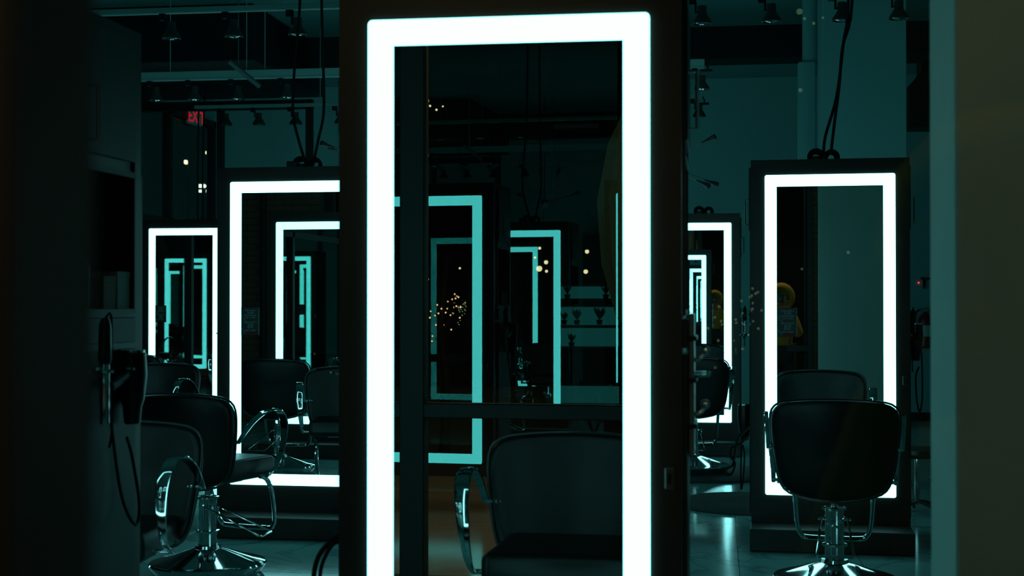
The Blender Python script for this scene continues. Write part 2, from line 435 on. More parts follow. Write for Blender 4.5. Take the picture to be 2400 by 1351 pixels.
# gift cards stuck on the mirrors
GREEN = mat('print_dark_green', (0.012, 0.05, 0.045), 0.4); PALE = mat('print_pale', (0.40, 0.50, 0.48), 0.6); REDM = mat('print_red', (0.20, 0.01, 0.012), 0.5)
def gift_card(key, lab):
    s = ST[key]; W, H = 0.112, 0.168
    t = thing('gift_card_poster', lab, 'poster', (0, 0, 0), 0, 'gift card posters on the mirrors')
    g = B(); b2(g, 0, W, -0.002, 0, 0, H); obj('card', g, GREEN, t, smooth=False)
    g = B(); b2(g, 0.03, W, -0.0026, -0.002, 0.0, 0.022); obj('red_band', g, REDM, t, smooth=False)
    g = B(); b2(g, W-0.001, W+0.002, -0.003, 0.0, 0, H); obj('edge_strip', g, PALE, t, smooth=False)
    g = B()
    for i in range(8): bx(g, (0.006+i*0.0042, -0.0028, 0.118-i*0.006), (0.0016, 0.0008, 0.016), 0, Matrix.Rotation(math.radians(28), 3, 'Y'))
    bx(g, (0.014, -0.0028, 0.03), (0.003, 0.0008, 0.045), 0, Matrix.Rotation(math.radians(-40), 3, 'Y'))
    obj('comb_print', g, PALE, t, smooth=False)
    for txt, z, sz in (('PURCHASE A', 0.146, 0.0125), ('$100', 0.129, 0.020), ('KEN MICHAEL', 0.116, 0.0125), ('GIFT CARD', 0.102, 0.0125),
                       ('AND RECEIVE A', 0.074, 0.0115), ('$20', 0.052, 0.026), ('BONUS', 0.041, 0.011), ('GIFT CARD', 0.024, 0.0125)):
        lettering(txt, sz, PALE, t, (W/2+0.004, -0.003, z), (PI/2, 0, 0), 0.0002, 0.0003)
    R_ = Matrix.Rotation(s.rotation_euler.z, 3, 'Z')
    t.location = s.location + R_ @ Vector(((-LH+0.068)*s.scale.x+0.001, -HD-0.0075, 1.205)); t.rotation_euler = s.rotation_euler
gift_card('R', 'dark gift card poster on the right lit mirror, PURCHASE A $100')
gift_card('L', 'dark gift card poster on the left lit mirror beside its bright upright')
gift_card('Lm', 'tiny dark gift card poster on the small distant left mirror')

# ------------------------------------------------------------ salon chair
OUT = [(0, .943), (.10, .941), (.20, .934), (.262, .921), (.296, .888), (.304, .84), (.302, .79), (.292, .70), (.280, .62), (.270, .575), (.252, .525), (.215, .487), (.12, .460), (0, .448)]
def chair_proto(label):
    t = thing('salon_chair', label, 'chair')
    g = B(); lathe(g, [(.05, .0), (.26, .0), (.275, .012), (.300, .044), (.302, .052), (.296, .060), (.27, .068), (.23, .076), (.10, .120), (.070, .130), (.064, .145)], 48); obj('base_disc', g, CHROME, t)
    g = B(); lathe(g, [(.046, .125), (.046, .385)], 40, flute=0.10); pm = obj('pump_cylinder', g, CHROME, t, smooth=False)
    g = B(); lathe(g, [(.040, .383), (.058, .386), (.058, .397), (.040, .401)], 32); obj('top_flange', g, CHROME, pm)
    g = B(); lathe(g, [(.046, .205), (.062, .209), (.062, .221), (.046, .225)], 8); obj('collar', g, CHROME, pm)
    g = B(); lathe(g, [(.016, .39), (.016, .475)], 20); obj('piston', g, CHROME, t)
    g = B(); b2(g, -.13, .13, -.13, .13, .468, .486, .004); obj('mounting_plate', g, PLAST, t)
    g = B(); tube(g, [(-.20, .18, .49), (-.20, .24, .47), (-.195, .30, .40), (-.185, .345, .26), (-.165, .36, .205), (-.12, .365, .188), (.12, .365, .188), (.165, .36, .205), (.185, .345, .26), (.195, .30, .40), (.20, .24, .47), (.20, .18, .49)], .0125, 10, smooth=4)
    obj('footrest', g, CHROME, t)
    g = B(); bx(g, (0, .03, .545), (.50, .47, .115), .035, None, 4)
    for v in g.verts:
        v.co.x *= 1-0.10*max(0, -(v.co.y))/0.2
        if v.co.z > .55: v.co.z -= 0.012*(1-min(1, (abs(v.co.x)/.25)**2))
    obj('seat', g, LEATH, t)
    ring = [(x, z) for x, z in OUT]+[(-x, z) for x, z in reversed(OUT[1:-1])]
    zc = .70
    def yy(x, z): return -.225+.55*x*x-(z-.6)*.14
    g = B(); rings = []
    for s, y in ((.35, .018), (.75, .026), (.92, .034), (.975, .028), (1.0, .012), (1.0, -.014), (.975, -.028), (.90, -.037), (.6, -.040), (.3, -.040)):
        rings.append([g.verts.new((x*s, yy(x*s, zc+(z-zc)*s)+y, zc+(z-zc)*s)) for x, z in ring])
    n = len(ring)
    for a, b in zip(rings, rings[1:]):
        for i in range(n): g.faces.new((a[i], a[(i+1) % n], b[(i+1) % n], b[i]))
    g.faces.new(rings[0]); g.faces.new(list(reversed(rings[-1])))
    obj('backrest', g, LEATH, t, sub=1)
    g = B(); tube(g, [(x*1.004, yy(x, z)+.014, zc+(z-zc)*1.004) for x, z in ring], .0055, 6, closed=True, smooth=2); obj('rim_highlight', g, RIMHL, t)  # thin tube round the backrest edge carries the painted rim highlight
    path = [(.10, .505, .020), (.175, .545, .024), (.222, .62, .034), (.240, .70, .044), (.232, .775, .050), (.190, .830, .052), (.120, .850, .050), (.03, .838, .046), (-.06, .800, .038), (-.13, .750, .030), (-.185, .700, .024)]
    for s in (-1, 1):
        pts = [Vector((s*(.298+.022*max(0, (z-.5)/.35)), y, z)) for y, z, _ in path]; ws = [p[2] for p in path]
        # refine
        q = []; wq = []
        for i in range(len(pts)-1):
            p0 = pts[max(0, i-1)]; p1 = pts[i]; p2 = pts[i+1]; p3 = pts[min(len(pts)-1, i+2)]
            for k in range(4):
                u = k/4; q.append(.5*((2*p1)+(-p0+p2)*u+(2*p0-5*p1+4*p2-p3)*u*u+(-p0+3*p1-3*p2+p3)*u**3)); wq.append(ws[i]*(1-u)+ws[i+1]*u)
        q.append(pts[-1]); wq.append(ws[-1])
        g = B(); rs = []
        for i in range(len(q)):
            tg = (q[min(i+1, len(q)-1)]-q[max(i-1, 0)]).normalized(); nx = Vector((1, 0, 0)); nn = tg.cross(nx).normalized()
            w2 = wq[i]/2; th = .004; c = q[i]
            rs.append([g.verts.new(c+nx*a*w2+nn*b*th) for a, b in ((-1, 0), (-.85, 1), (-.4, 1.5), (.4, 1.5), (.85, 1), (1, 0), (.85, -1), (-.85, -1))])
        for a, b in zip(rs, rs[1:]):
            for k in range(8): g.faces.new((a[k], a[(k+1) % 8], b[(k+1) % 8], b[k]))
        g.faces.new(rs[0]); g.faces.new(list(reversed(rs[-1])))
        ar = obj('armrest', g, CHROME, t)
        g = B()
        lathe(g, [(.009, 0), (.009, .055)], 12, (s*.31, -.18, .705), (-s, 0, 0)); lathe(g, [(.014, 0), (.014, .008)], 12, (s*.275, -.18, .705), (-s, 0, 0))
        obj('bolt', g, CHROME, ar)
        g = B(); lathe(g, [(.009, 0), (.009, .06)], 12, (s*.305, .115, .512), (-s, 0, 0)); obj('bolt', g, CHROME, ar)
    return t
def add_lever(t, ang):
    g = B(); R_ = Matrix.Rotation(ang, 3, 'Z')
    pts = [(-.062, -.01, .345), (-.066, -.06, .325), (-.085, -.30, .215), (-.08, -.315, .208), (.08, -.315, .208), (.085, -.30, .215), (.066, -.06, .325), (.062, -.01, .345)]
    tube(g, [R_ @ Vector(p) for p in pts], .006, 8)
    for s in (-1, 1): lathe(g, [(.010, 0), (.010, .035)], 10, R_ @ Vector((s*.045, 0, .345)), R_ @ Vector((s, 0, 0)))
    return obj('pump_lever', g, CHROME, t)
c0 = chair_proto('black salon chair seen squarely from behind, in front of the right lit mirror')
def chair(x, y, rz, lab, lev, first=False):
    if first: c0.location = (x, y, 0); c0.rotation_euler = (0, 0, rz); c = c0
    else: c = dup(c0, (x, y, 0), rz, lab)
    c['group'] = 'black salon chairs'
    return c
CH = [(0.57, 7.15, math.radians(-4), None, 0.0),
      (-0.50, 2.50, math.radians(1), 'black salon chair reflected in the large middle mirror, one chrome arm showing', 0.3),
      (-2.62, 7.10, math.radians(-15), 'black salon chair turned right before the left lit mirror, on its round chrome base', math.radians(105)),
      (-2.235, 4.98, math.radians(181), 'nearest black salon chair at the left, its chrome arm lit, behind the dark cabinet', 0.2),
      (-3.72, 5.45, math.radians(174), 'black salon chair seen only inside the left lit mirror', 0.4),
      (-0.20, 11.75, math.radians(-2), 'distant black salon chair in front of the nested mirror frames', 0.1),
      (-4.14, 10.0, math.radians(176), 'small distant black salon chair below the small left mirror, chrome arm above it', 0.5),
      (-5.12, 12.25, math.radians(-8), 'farthest black salon chair, just an edge at the dark left cabinet', 0.2),
      (-0.95, 10.15, math.radians(180), 'black salon chair seen only in the nested mirror', 0.1)]
chs = []
for i, (x, y, r, lab, lev) in enumerate(CH): chs.append(chair(x, y, r, lab, lev, i == 0))
for c, (_, _, _, _, lev) in zip(chs, CH): add_lever(c, lev)

# ------------------------------------------------------------ anti-fatigue mats
def mat_pad(x, y, rx, ry, lab):
    g = B(); n = 48; z0 = 0.001
    for (k, z) in ((1.0, z0), ):
        pass
    rings = []
    for s, z in ((1, z0), (1, z0+.012), (.98, z0+.018), (.5, z0+.019)):
        rings.append([g.verts.new((x+rx*s*math.copysign(abs(math.cos(a))**.7, math.cos(a)), y+ry*s*math.copysign(abs(math.sin(a))**.7, math.sin(a)), z)) for a in [2*PI*i/n for i in range(n)]])
    for a, b in zip(rings, rings[1:]):
        for i in range(n): g.faces.new((a[i], a[(i+1) % n], b[(i+1) % n], b[i]))
    g.faces.new(rings[-1]); g.faces.new(rings[0])
    return tag(obj('floor_mat', g, MATRUB), lab, 'mat', 'rubber floor mats around the chairs')
mat_pad(0.42, 10.02, .66, .55, 'dark rubber floor mat reaching out on both sides behind the right station')
mat_pad(-0.35, 11.75, .80, .62, 'dark rubber floor mat under the distant chair right of the middle mirror')
for c in (chs[5], chs[8]): c.location.z = 0.02 if c is chs[5] else 0.0

# ------------------------------------------------------------ track lighting
def rod(bm, a, b, r=0.004, n=6): tube(bm, [a, b], r, n)
lamp0 = None
g = B(); a_, b_2 = P(536, 143, 11.0), P(608, 202, 11.2); tube(g, [a_, b_2], .022, 4); tube(g, [a_*.7+b_2*.3, (a_*.7+b_2*.3)*1.0+Vector((0, 0, ZC-(a_*.7+b_2*.3).z-.002))], .004, 5)
tag(obj('slanted_strip', g, mat('dull_white_plastic', (.10, .16, .16), .6)), 'short pale strip hanging aslant across the middle lighting track at the left', 'strip')
TRK = [(9.28, 3.385, 0.045, 0.045, 'nearest'), (11.8, 3.345, 0.07, 0.085, 'middle'), (13.7, 3.42, 0.04, 0.05, 'farthest')]
def track(y, z, wy, hz, x0, x1, lab, rods):
    t = thing('lighting_track', lab, 'lighting track', ((x0+x1)/2, y, z)); L = (x1-x0)/2
    g = B(); b2(g, -L, L, -wy/2, wy/2, -hz/2, hz/2, 0.004)
    b2(g, -L, L, -wy/2-0.006, -wy/2+0.004, -hz/2, -hz/2+0.012)
    obj('channel', g, WHITEM, t, smooth=False)
    for x in rods:
        g = B(); rod(g, (x-(x0+x1)/2, 0, hz/2), (x-(x0+x1)/2, 0, ZC-z-.003)); obj('suspension_rod', g, WHITEM, t)
    return t
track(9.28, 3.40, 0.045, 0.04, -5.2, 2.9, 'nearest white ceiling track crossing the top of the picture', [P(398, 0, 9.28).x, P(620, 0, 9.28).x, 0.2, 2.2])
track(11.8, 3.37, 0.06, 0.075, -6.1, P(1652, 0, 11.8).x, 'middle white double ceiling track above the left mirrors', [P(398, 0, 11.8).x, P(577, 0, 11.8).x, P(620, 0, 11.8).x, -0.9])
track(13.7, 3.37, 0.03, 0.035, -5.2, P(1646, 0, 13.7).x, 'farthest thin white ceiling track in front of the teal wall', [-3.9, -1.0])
def make_lamp():
    t = thing('track_spotlight', 'x', 'spotlight')
    g = B(); b2(g, -.022, .022, -.02, .02, -.045, 0, .003); obj('adapter', g, BLACKP, t)
    g = B(); b2(g, .014, .026, -.01, .01, -.10, -.03, .002); b2(g, .014, .06, -.008, .008, -.098, -.088); obj('arm', g, BLACKP, t)
    g = B(); lathe(g, [(.026, -.055), (.029, -.057), (.029, -.105), (.036, -.118), (.062, -.158), (.064, -.172), (.060, -.173), (.056, -.160), (.020, -.12)], 24, (.062, 0, 0)); obj('lamp_shade', g, LAMPM, t)
    g = B(); lathe(g, [(.052, -.160), (.040, -.168), (.02, -.176), (.004, -.178)], 20, (.062, 0, 0)); obj('bulb', g, LENS, t)
    return t
spots = []
for y, zt, row, lst in ((9.28, 3.38, 'nearest', (380, 527, 678, 1624, 1787, 1952, 2085)),
                        (11.8, 3.332, 'middle', (350, 440, 540, 657, 1628)),
                        (13.7, 3.355, 'farthest', (515, 592, 678, 784, 1624))):
    for i, px in enumerate(lst): spots.append((px, y, zt, row, i))
ordn = ['first', 'second', 'third', 'fourth', 'fifth', 'sixth', 'seventh']
for n, (px, y, zt, row, i) in enumerate(spots):
    lab = '%s dark cone spotlight from the left on the %s white ceiling track' % (ordn[i], row)
    loc = (P(px, 0, y).x, y, zt)
    if n == 0: lamp0 = make_lamp(); lamp0.location = loc; lamp0['label'] = lab; lamp0['group'] = 'track spotlights'
    else: dup(lamp0, loc, random.uniform(-.25, .25), lab, 'track spotlights')
# small goose-neck lamps right of the middle station
for i, (px, py, y) in enumerate(((1640, 165, 12.3), (1632, 243, 14.0))):
    c = P(px, py, y)
    t = thing('gooseneck_lamp', ('upper' if i == 0 else 'lower')+' thin gooseneck lamp with flat head, beside the middle mirror', 'lamp', c, 0, 'gooseneck lamps')
    s = y/3333*1.0
    g = B(); tube(g, [(-30*s, 0, -6*s), (-18*s, 0, 5*s), (0, 0, 18*s), (15*s, 0, 16*s), (20*s, 0, 4*s)], 0.007, 8, smooth=4); obj('neck', g, BLACKP, t)
    g = B(); b2(g, 2*s, 30*s, -.03, .03, -2*s, 2*s, .003); obj('lamp_head', g, BLACKP, t)
    g = B(); rod(g, (-30*s, 0, -6*s), (-30*s, 0, ZC-c.z), .006); obj('stem', g, BLACKP, t)

# sputnik chandelier behind the middle station
def sputnik(c, tips, lab):
    t = thing('starburst_chandelier', lab, 'chandelier', c)
    g = B(); bmesh.ops.create_icosphere(g, subdivisions=2, radius=.06); obj('hub', g, STEEL, t)
    g = B(); rod(g, (0, 0, .05), (0, 0, ZC-c.z), .006); obj('stem', g, BLACKP, t)
    for p in tips:
        d = Vector(p)-Vector(c); L = d.length; dn = d.normalized()
        g = B(); rod(g, dn*.05, dn*(L-.1), .004)
        a = obj('arm', g, STEEL, t)
        g = B(); lathe(g, [(.005, L-.14), (.014, L-.07), (.022, L-.03), (.024, L), (.012, L+.002)], 12, (0, 0, 0), dn); obj('lamp_socket', g, LAMPM, a)
sputnik(P(1540, 380, 12.6), [P(1677, 320, 12.4), P(1662, 436, 12.3), P(1682, 433, 12.9), P(1500, 250, 12.5), P(1440, 330, 12.2), P(1420, 420, 12.8), P(1560, 480, 12.4)], 'starburst chandelier with thin arms poking out right of the middle mirror')
sputnik(P(850, 370, 12.6), [P(752, 335, 12.3), P(772, 345, 12.9), P(900, 250, 12.5), P(960, 330, 12.2), P(840, 460, 12.4), P(830, 250, 12.4)], 'starburst chandelier with thin arms poking out left of the middle mirror')

# ------------------------------------------------------------ power cables from the ceiling to the stations
def cable(name, lab, lists, r):
    t = thing(name, lab, 'cable', lists[0][-1] if False else (0, 0, 0))
    for pts in lists:
        g = B(); tube(g, pts, r, 8, smooth=5); obj('cable', g, RUBBER, t)
    return t
def drop(pts, y, top): return [P(a, b, y) for a, b in pts]+[Vector((P(*top, y).x, y, ZC))]
yl = 8.60
cable('power_cables', 'pair of black power cables looping up from the left lit mirror to the ceiling', [
    drop([(718, 388), (700, 330), (686, 262), (690, 150), (702, 0)], yl, (706, 0)), drop([(733, 388), (745, 330), (758, 262), (757, 150), (753, 0)], yl, (752, 0))], .009)
cable('power_cables', 'pair of crossing black power cables above the right lit mirror', [
    drop([(1931, 366), (1935, 320), (1962, 225), (1978, 100), (1990, 0)], 8.6, (1996, 0)), drop([(1948, 362), (1955, 300), (1968, 200), (1976, 110), (1999, 0)], 8.6, (2006, 0))], .009)
cable('power_cables', 'pair of thin black power cables dropping to the small distant left mirror', [
    drop([(463, 520), (464, 300), (470, 120), (476, 0)], 13.8, (477, 0)), drop([(474, 520), (476, 300), (484, 120), (488, 0)], 13.8, (489, 0))], .009)
def hub(px, py, y, lab):
    c = P(px, py, y); t = thing('cable_coil', lab, 'cable coil', c)
    for dx, r in ((-.045, .042), (.045, .038)):
        g = B()
        for k in range(3): tube(g, [(dx+r*math.cos(a)*(1-.12*k), -.02+.022*k, r*.75+r*math.sin(a)*(1-.12*k)) for a in [2*PI*i/18 for i in range(18)]], .011, 8, closed=True)
        obj('loop', g, RUBBER, t)
    g = B(); b2(g, -.075, -.02, -.03, .02, 0, .035, .006); obj('plug', g, PLAST, t)
zt = 2.236
for px, lab, y in ((1931, 'round black cable coil lying on top of the right lit station', 8.62), (722, 'black cable coil and plug on top of the left lit station', 8.62), (1650, 'dark cable coil on top of the distant nested mirror station', 13.6)):
    c = P(px, 0, y); h = hub(px, 372, y, lab); bpy.data.objects[-1] if False else None
    for o in bpy.data.objects:
        if o.get('label') == lab: o.location = (c.x, y, zt)
g = B(); b2(g, -.035, .035, -.03, .03, 0, .05, .004)
o = tag(obj('power_adapter', g, PLAST), 'small black power adapter left of the cable coil on the left lit station', 'adapter'); o.location = (P(687, 0, 8.6).x, 8.6, zt)

# ------------------------------------------------------------ hair tools on the station sides
def dryer(lab, loc, rz):
    t = thing('hair_dryer', lab, 'hair dryer', loc, rz, 'hair dryers')
    g = B(); lathe(g, [(.030, -.09), (.040, -.085), (.043, -.02), (.036, .05), (.028, .075), (.024, .12), (.020, .125)], 20, (0, 0, 0), (0, 0, -1)); obj('barrel', g, PLAST, t)
    g = B(); tube(g, [(.0, -.02, .03), (.0, -.06, .02), (.0, -.13, .0), (.0, -.16, -.005)], lambda u: .019-.004*u, 10, smooth=3); obj('handle', g, PLAST, t)
    g = B(); tube(g, [(0, -.155, 0), (.01, -.17, -.10), (.02, -.12, -.32), (.02, -.02, -.42), (.01, .03, -.36), (.0, .0, -.22), (.01, -.06, -.16)], .005, 6, smooth=5); obj('cord', g, RUBBER, t)
    g = B(); lathe(g, [(.037, .084), (.037, .094)], 20); obj('intake_ring', g, CHROME, t)
    return t
def iron(lab, loc):
    t = thing('curling_iron', lab, 'curling iron', loc, 0, 'curling irons')
    g = B(); lathe(g, [(.012, -.15), (.0135, -.145), (.0135, .02)], 14); obj('barrel', g, CHROME, t)
    g = B(); lathe(g, [(.015, .02), (.019, .03), (.017, .13), (.010, .15)], 14); obj('handle', g, PLAST, t)
    g = B(); tube(g, [(0, 0, .148), (.004, .03, .16), (.0, .045, .08), (.0, .05, -.15), (.0, .03, -.22)], .004, 6, smooth=4); obj('cord', g, RUBBER, t)
    return t
def side_pt(key, s, y, z):
    st = ST[key]; return st.location + Matrix.Rotation(st.rotation_euler.z, 3, 'Z') @ Vector((s*(HW+0.046), y, z))
t = thing('tool_rack', 'slim steel tool rack with chrome knobs on the right side of the largest station', 'tool rack', side_pt('M', 1, 0, 0)-Vector((.046, 0, 0)))
g = B(); b2(g, .0145, .030, -.15, .02, 1.00, 1.375, .003); obj('back_plate', g, STEEL, t)
for z in (1.31, 1.20, 1.08):
    g = B(); b2(g, .0145, .037, -.16, .03, z-.006, z+.006, .002); obj('crossbar', g, PLAST, t)
for z in (1.262, 1.118):
    g = B(); tube(g, [(.028, -.10, z-.01), (.045, -.10, z-.006), (.058, -.10, z+.012)], .0055, 8, smooth=3); h_ = obj('hook', g, CHROME, t)
    g = B(); bmesh.ops.create_icosphere(g, subdivisions=3, radius=.013, matrix=Matrix.Translation((.058, -.10, z+.016))); obj('knob', g, CHROME, h_)
dryer('black hair dryer hanging on the dark cabinet side at the left', side_pt('M0', 1, .10, 1.17), 0)
iron('curling iron hanging on the dark cabinet side at the left', side_pt('M0', 1, -.09, 1.21))
dryer('black hair dryer with looped cord on the left side of the right station', side_pt('R', -1, .0, .70), PI)
dryer('black hair dryer hanging on the right side of the right station', side_pt('R', 1, -.09, 1.19), 0)
iron('curling iron hanging on the right side of the right station', side_pt('R', 1, .07, 1.21))
iron('curling iron hanging on the distant nested mirror station', side_pt('Rm', 1, -.09, 1.21))
# looped cord by the right station, and cord loops by the middle station
g = B(); tube(g, [P(a, b, 8.3) for a, b in ((1757, 1000), (1745, 1010), (1728, 1030), (1722, 1065), (1716, 1090), (1702, 1100), (1703, 1112), (1715, 1110), (1722, 1085), (1712, 1070), (1714, 1050), (1735, 1040), (1757, 1018))], .007, 8, smooth=5)
tag(obj('looped_cord', g, RUBBER), 'black cord hanging in loops on the left side of the right station', 'cord')
g = B(); tube(g, [P(a, b, 3.98) for a, b in ((805, 1255), (785, 1262), (760, 1285), (745, 1310), (737, 1345), (737, 1400), (752, 1440), (775, 1445), (790, 1400))], .0075, 8, smooth=5)
tube(g, [P(a, b, 4.05) for a, b in ((800, 1268), (782, 1275), (765, 1300), (752, 1340), (752, 1400), (765, 1430))], .006, 8, smooth=5)
tag(obj('hanging_cord', g, RUBBER), 'black cord loops hanging low at the left edge of the large middle station', 'cord')

# ------------------------------------------------------------ bottles and boxes in the visible niche
AMBER = mat('amber_plastic', (0.10, 0.035, 0.015), 0.3); PAPER = mat('white_card', (0.45, 0.50, 0.50), 0.7); TAN = mat('tan_card', (0.20, 0.14, 0.08), 0.7)
def npt(y, z=1.381, x=0.395, key='M0', s=1):
    st = ST[key]; return st.location+Vector((s*x, y, z))
def bottle(lab, loc, h, r, m):
    t = thing('hair_product_bottle', lab, 'bottle', loc, 0, 'bottles in the station niche')
    g = B(); lathe(g, [(r*.9, 0), (r, .006), (r, h*.68), (r*.75, h*.76), (r*.35, h*.80), (r*.35, h*.84)], 20); obj('bottle_body', g, m, t)
    g = B(); lathe(g, [(r*.42, h*.84), (r*.42, h)], 16); obj('cap', g, PLAST, t)
bottle('tall amber bottle in the niche of the dark left cabinet', npt(-.115), .27, .034, AMBER)
bottle('shorter brown bottle right of the tall amber one in the niche', npt(-.04), .19, .030, AMBER)
for i, (y, w_, h, m, lab) in enumerate(((.055, .085, .10, TAN, 'tan product box in the niche of the dark left cabinet'), (.155, .09, .115, PAPER, 'pale blue-white product box at the right end of the niche'))):
    t = thing('product_box', lab, 'box', npt(y, x=.398), 0, 'product boxes in the station niche')
    g = B(); b2(g, -.045, .045, -w_/2, w_/2, 0, h, .002); obj('box_body', g, m, t, smooth=False)
    g = B(); b2(g, -.046, .046, -w_/2-.001, w_/2+.001, h-.018, h+.001, .001); obj('box_lid', g, m, t, smooth=False)

# ------------------------------------------------------------ things at the back
# exit sign
RED = emit('exit_letters_red', (0.36, 0.010, 0.02), 1.0)
c = P(455, 273, 16.6)
t = thing('exit_sign', 'small exit sign with glowing red letters high at the left', 'exit sign', c, math.radians(84))
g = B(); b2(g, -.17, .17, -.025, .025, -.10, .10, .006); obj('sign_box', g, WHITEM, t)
lettering('EXIT', .21, RED, t, (0, -.027, -.075), (PI/2, 0, 0), .001, .003)
g = B(); rod(g, (0, 0, .10), (0, 0, ZC-c.z), .008); obj('stem', g, BLACKP, t)
# fire extinguisher on back wall
c = P(2170, 765, 17.25); EXR = mat('extinguisher_red', (0.16, 0.012, 0.01), 0.3)
t = thing('fire_extinguisher', 'red fire extinguisher mounted on the back wall beside the foreground column', 'fire extinguisher', (c.x, 17.30, c.z-.26))
g = B(); lathe(g, [(.06, 0), (.085, .02), (.088, .05), (.088, .33), (.07, .38), (.03, .41), (.025, .43)], 24); obj('cylinder_body', g, EXR, t)
g = B(); lathe(g, [(.0885, .14), (.0885, .27)], 24); obj('label_band', g, PALE, t)
g = B(); b2(g, -.06, .05, -.012, .012, .44, .455); b2(g, -.05, .05, -.012, .012, .47, .482); b2(g, -.02, .02, -.02, .02, .43, .47); obj('handle', g, STEEL, t)
g = B(); tube(g, [(-.02, 0, .45), (-.09, 0, .44), (-.115, 0, .34), (-.11, 0, .18), (-.10, -.01, .10)], .012, 8, smooth=4); obj('hose', g, RUBBER, t)
g = B(); b2(g, -.03, .03, .08, .10, .1, .35); obj('bracket', g, BLACKP, t)
# alarm light & small bracket
c = P(2155, 663, 17.3); g = B(); bmesh.ops.create_icosphere(g, subdivisions=2, radius=.011)
t = thing('alarm_panel', 'small wall panel with a tiny red light above the extinguisher', 'alarm panel', (c.x, 17.385, c.z)); o = obj('indicator', g, emit('indicator_red', (1.0, .08, .06), 1.0), t); o.location = (0, -.02, 0)
g = B(); b2(g, -.05, .05, -.008, .015, -.04, .06, .003); obj('panel', g, WALLM, t)
c = P(2172, 653, 17.3); g = B(); b2(g, -.06, .10, -.04, .0, -.012, .012, .002); b2(g, -.03, -.01, -.03, 0, -.12, -.012)
o = tag(obj('wall_bracket', g, BLACKP), 'short black bracket on the back wall above the fire extinguisher', 'bracket'); o.location = (c.x, 17.39, c.z)
# stool behind the right station
c = P(2158, 1065, 9.15)
t = thing('rolling_stool', 'low black stylist stool partly hidden right of the right station', 'stool', (c.x+.04, 9.62, 0))
g = B(); lathe(g, [(.10, .385), (.17, .395), (.19, .42), (.18, .445), (.05, .452)], 28); obj('seat', g, LEATH, t)
g = B(); lathe(g, [(.02, .08), (.02, .39)], 14); obj('column', g, CHROME, t)
for i in range(5):
    a = 2*PI*i/5+.3; d = Vector((math.cos(a), math.sin(a), 0))
    g = B(); tube(g, [d*.02+Vector((0, 0, .10)), d*.22+Vector((0, 0, .065))], .012, 8); l = obj('leg', g, PLAST, t)
    g = B(); lathe(g, [(.012, -.012), (.028, -.010), (.028, .010), (.012, .012)], 14, d*.22+Vector((0, 0, .028)), d.cross(Vector((0, 0, 1)))); obj('caster', g, CHROME, l)
# tall dark cabinets on the back wall (seen in mirrors)
for x, lab in ((-3.0, 'tall dark storage cabinet on the back wall seen inside the left mirror'), (-1.6, 'tall dark storage cabinet further right on the back wall')):
    t = thing('storage_cabinet', lab, 'cabinet', (x, 17.1, 0), 0, 'storage cabinets on the back wall')
    g = B(); b2(g, -.4, .4, -.25, .25, 0, 2.5, .004); obj('cabinet_body', g, DOORM, t, smooth=False)
    for s in (-1, 1):
        g = B(); b2(g, min(s*.005, s*.39), max(s*.005, s*.39), -.27, -.25, .1, 1.2, .003); d = obj('door', g, CASE, t, smooth=False)
        g = B(); rod(g, (s*.04, -.29, .9), (s*.04, -.29, 1.1), .006); obj('handle', g, STEEL, d)
        g = B(); b2(g, min(s*.005, s*.39), max(s*.005, s*.39), -.27, -.25, 1.25, 2.45, .003); d = obj('door', g, CASE, t, smooth=False)
        g = B(); rod(g, (s*.04, -.29, 1.35), (s*.04, -.29, 1.55), .006); obj('handle', g, STEEL, d)

# ------------------------------------------------------------ the street outside
bm = B(); b2(bm, -30, 20, -4.2, 0.55, -0.2, -0.02); struct(obj('pavement', bm, PAVE, smooth=False))
bm = B(); b2(bm, -30, 20, -14, -4.2, -0.35, -0.14); struct(obj('road', bm, ASPH, smooth=False))
bm = B(); b2(bm, -30, 20, -30, -14, -0.2, -0.02); struct(obj('ground_far', bm, PAVE, smooth=False))
bm = B(); b2(bm, -30, X0-0.15, 0.55, 30, -0.2, -0.02); struct(obj('ground_side', bm, ASPH, smooth=False))
# street lamp lighting the column, the pavement and the chair
def street_lamp(x, y, z, W, lab, dirx):
    t = thing('street_lamp', lab, 'street lamp', (x, y, -0.02), 0, 'street lamps')
    g = B(); lathe(g, [(.10, 0), (.10, .05), (.06, .3), (.045, z-.1)], 16); obj('pole', g, BLACKP, t)
    g = B(); tube(g, [(0, 0, z-.15), (0, dirx*.2, z+.05), (0, dirx*.7, z+.1)], .03, 8, smooth=4); obj('arm', g, BLACKP, t)
    g = B(); bx(g, (0, dirx*.85, z+.1), (.22, .5, .10), .03, None, 2); obj('lamp_head', g, BLACKP, t)
    g = B(); bx(g, (0, dirx*.85, z+.045), (.15, .36, .02), .005); obj('lens', g, emit('sodium_lens', (1.0, .62, .25), 18), t)
    l = bpy.data.lights.new('street_light', 'AREA'); l.energy = W; l.color = (1.0, .74, .40); l.size = .9; l.shape = 'DISK'
    o = bpy.data.objects.new('light', l); COL.objects.link(o); o.parent = t; o.location = (0, dirx*.85, z+.02)
    o.rotation_euler = (math.radians(25)*dirx, 0, 0)
street_lamp(2.6, -4.4, 5.2, LAMP_W*2.7, 'tall street lamp on the kerb outside, right of the shop front', 1)
t = thing('soffit_light', 'warm round soffit light over the pavement outside the shop front', 'ceiling light', (-1.3, -0.45, 3.55))
g = B(); lathe(g, [(.12, -.03), (.13, 0), (.05, .25)], 24); obj('housing', g, BLACKP, t)
g = B(); lathe(g, [(.10, -.045), (.11, -.03)], 24); obj('diffuser', g, emit('soffit_glow', (1.0, .66, .28), 10), t)
l = bpy.data.lights.new('soffit_lamp', 'AREA'); l.energy = 15; l.color = (1.0, .68, .30); l.size = .22; l.shape = 'DISK'
o = bpy.data.objects.new('light', l); COL.objects.link(o); o.parent = t; o.location = (0, 0, -.06)
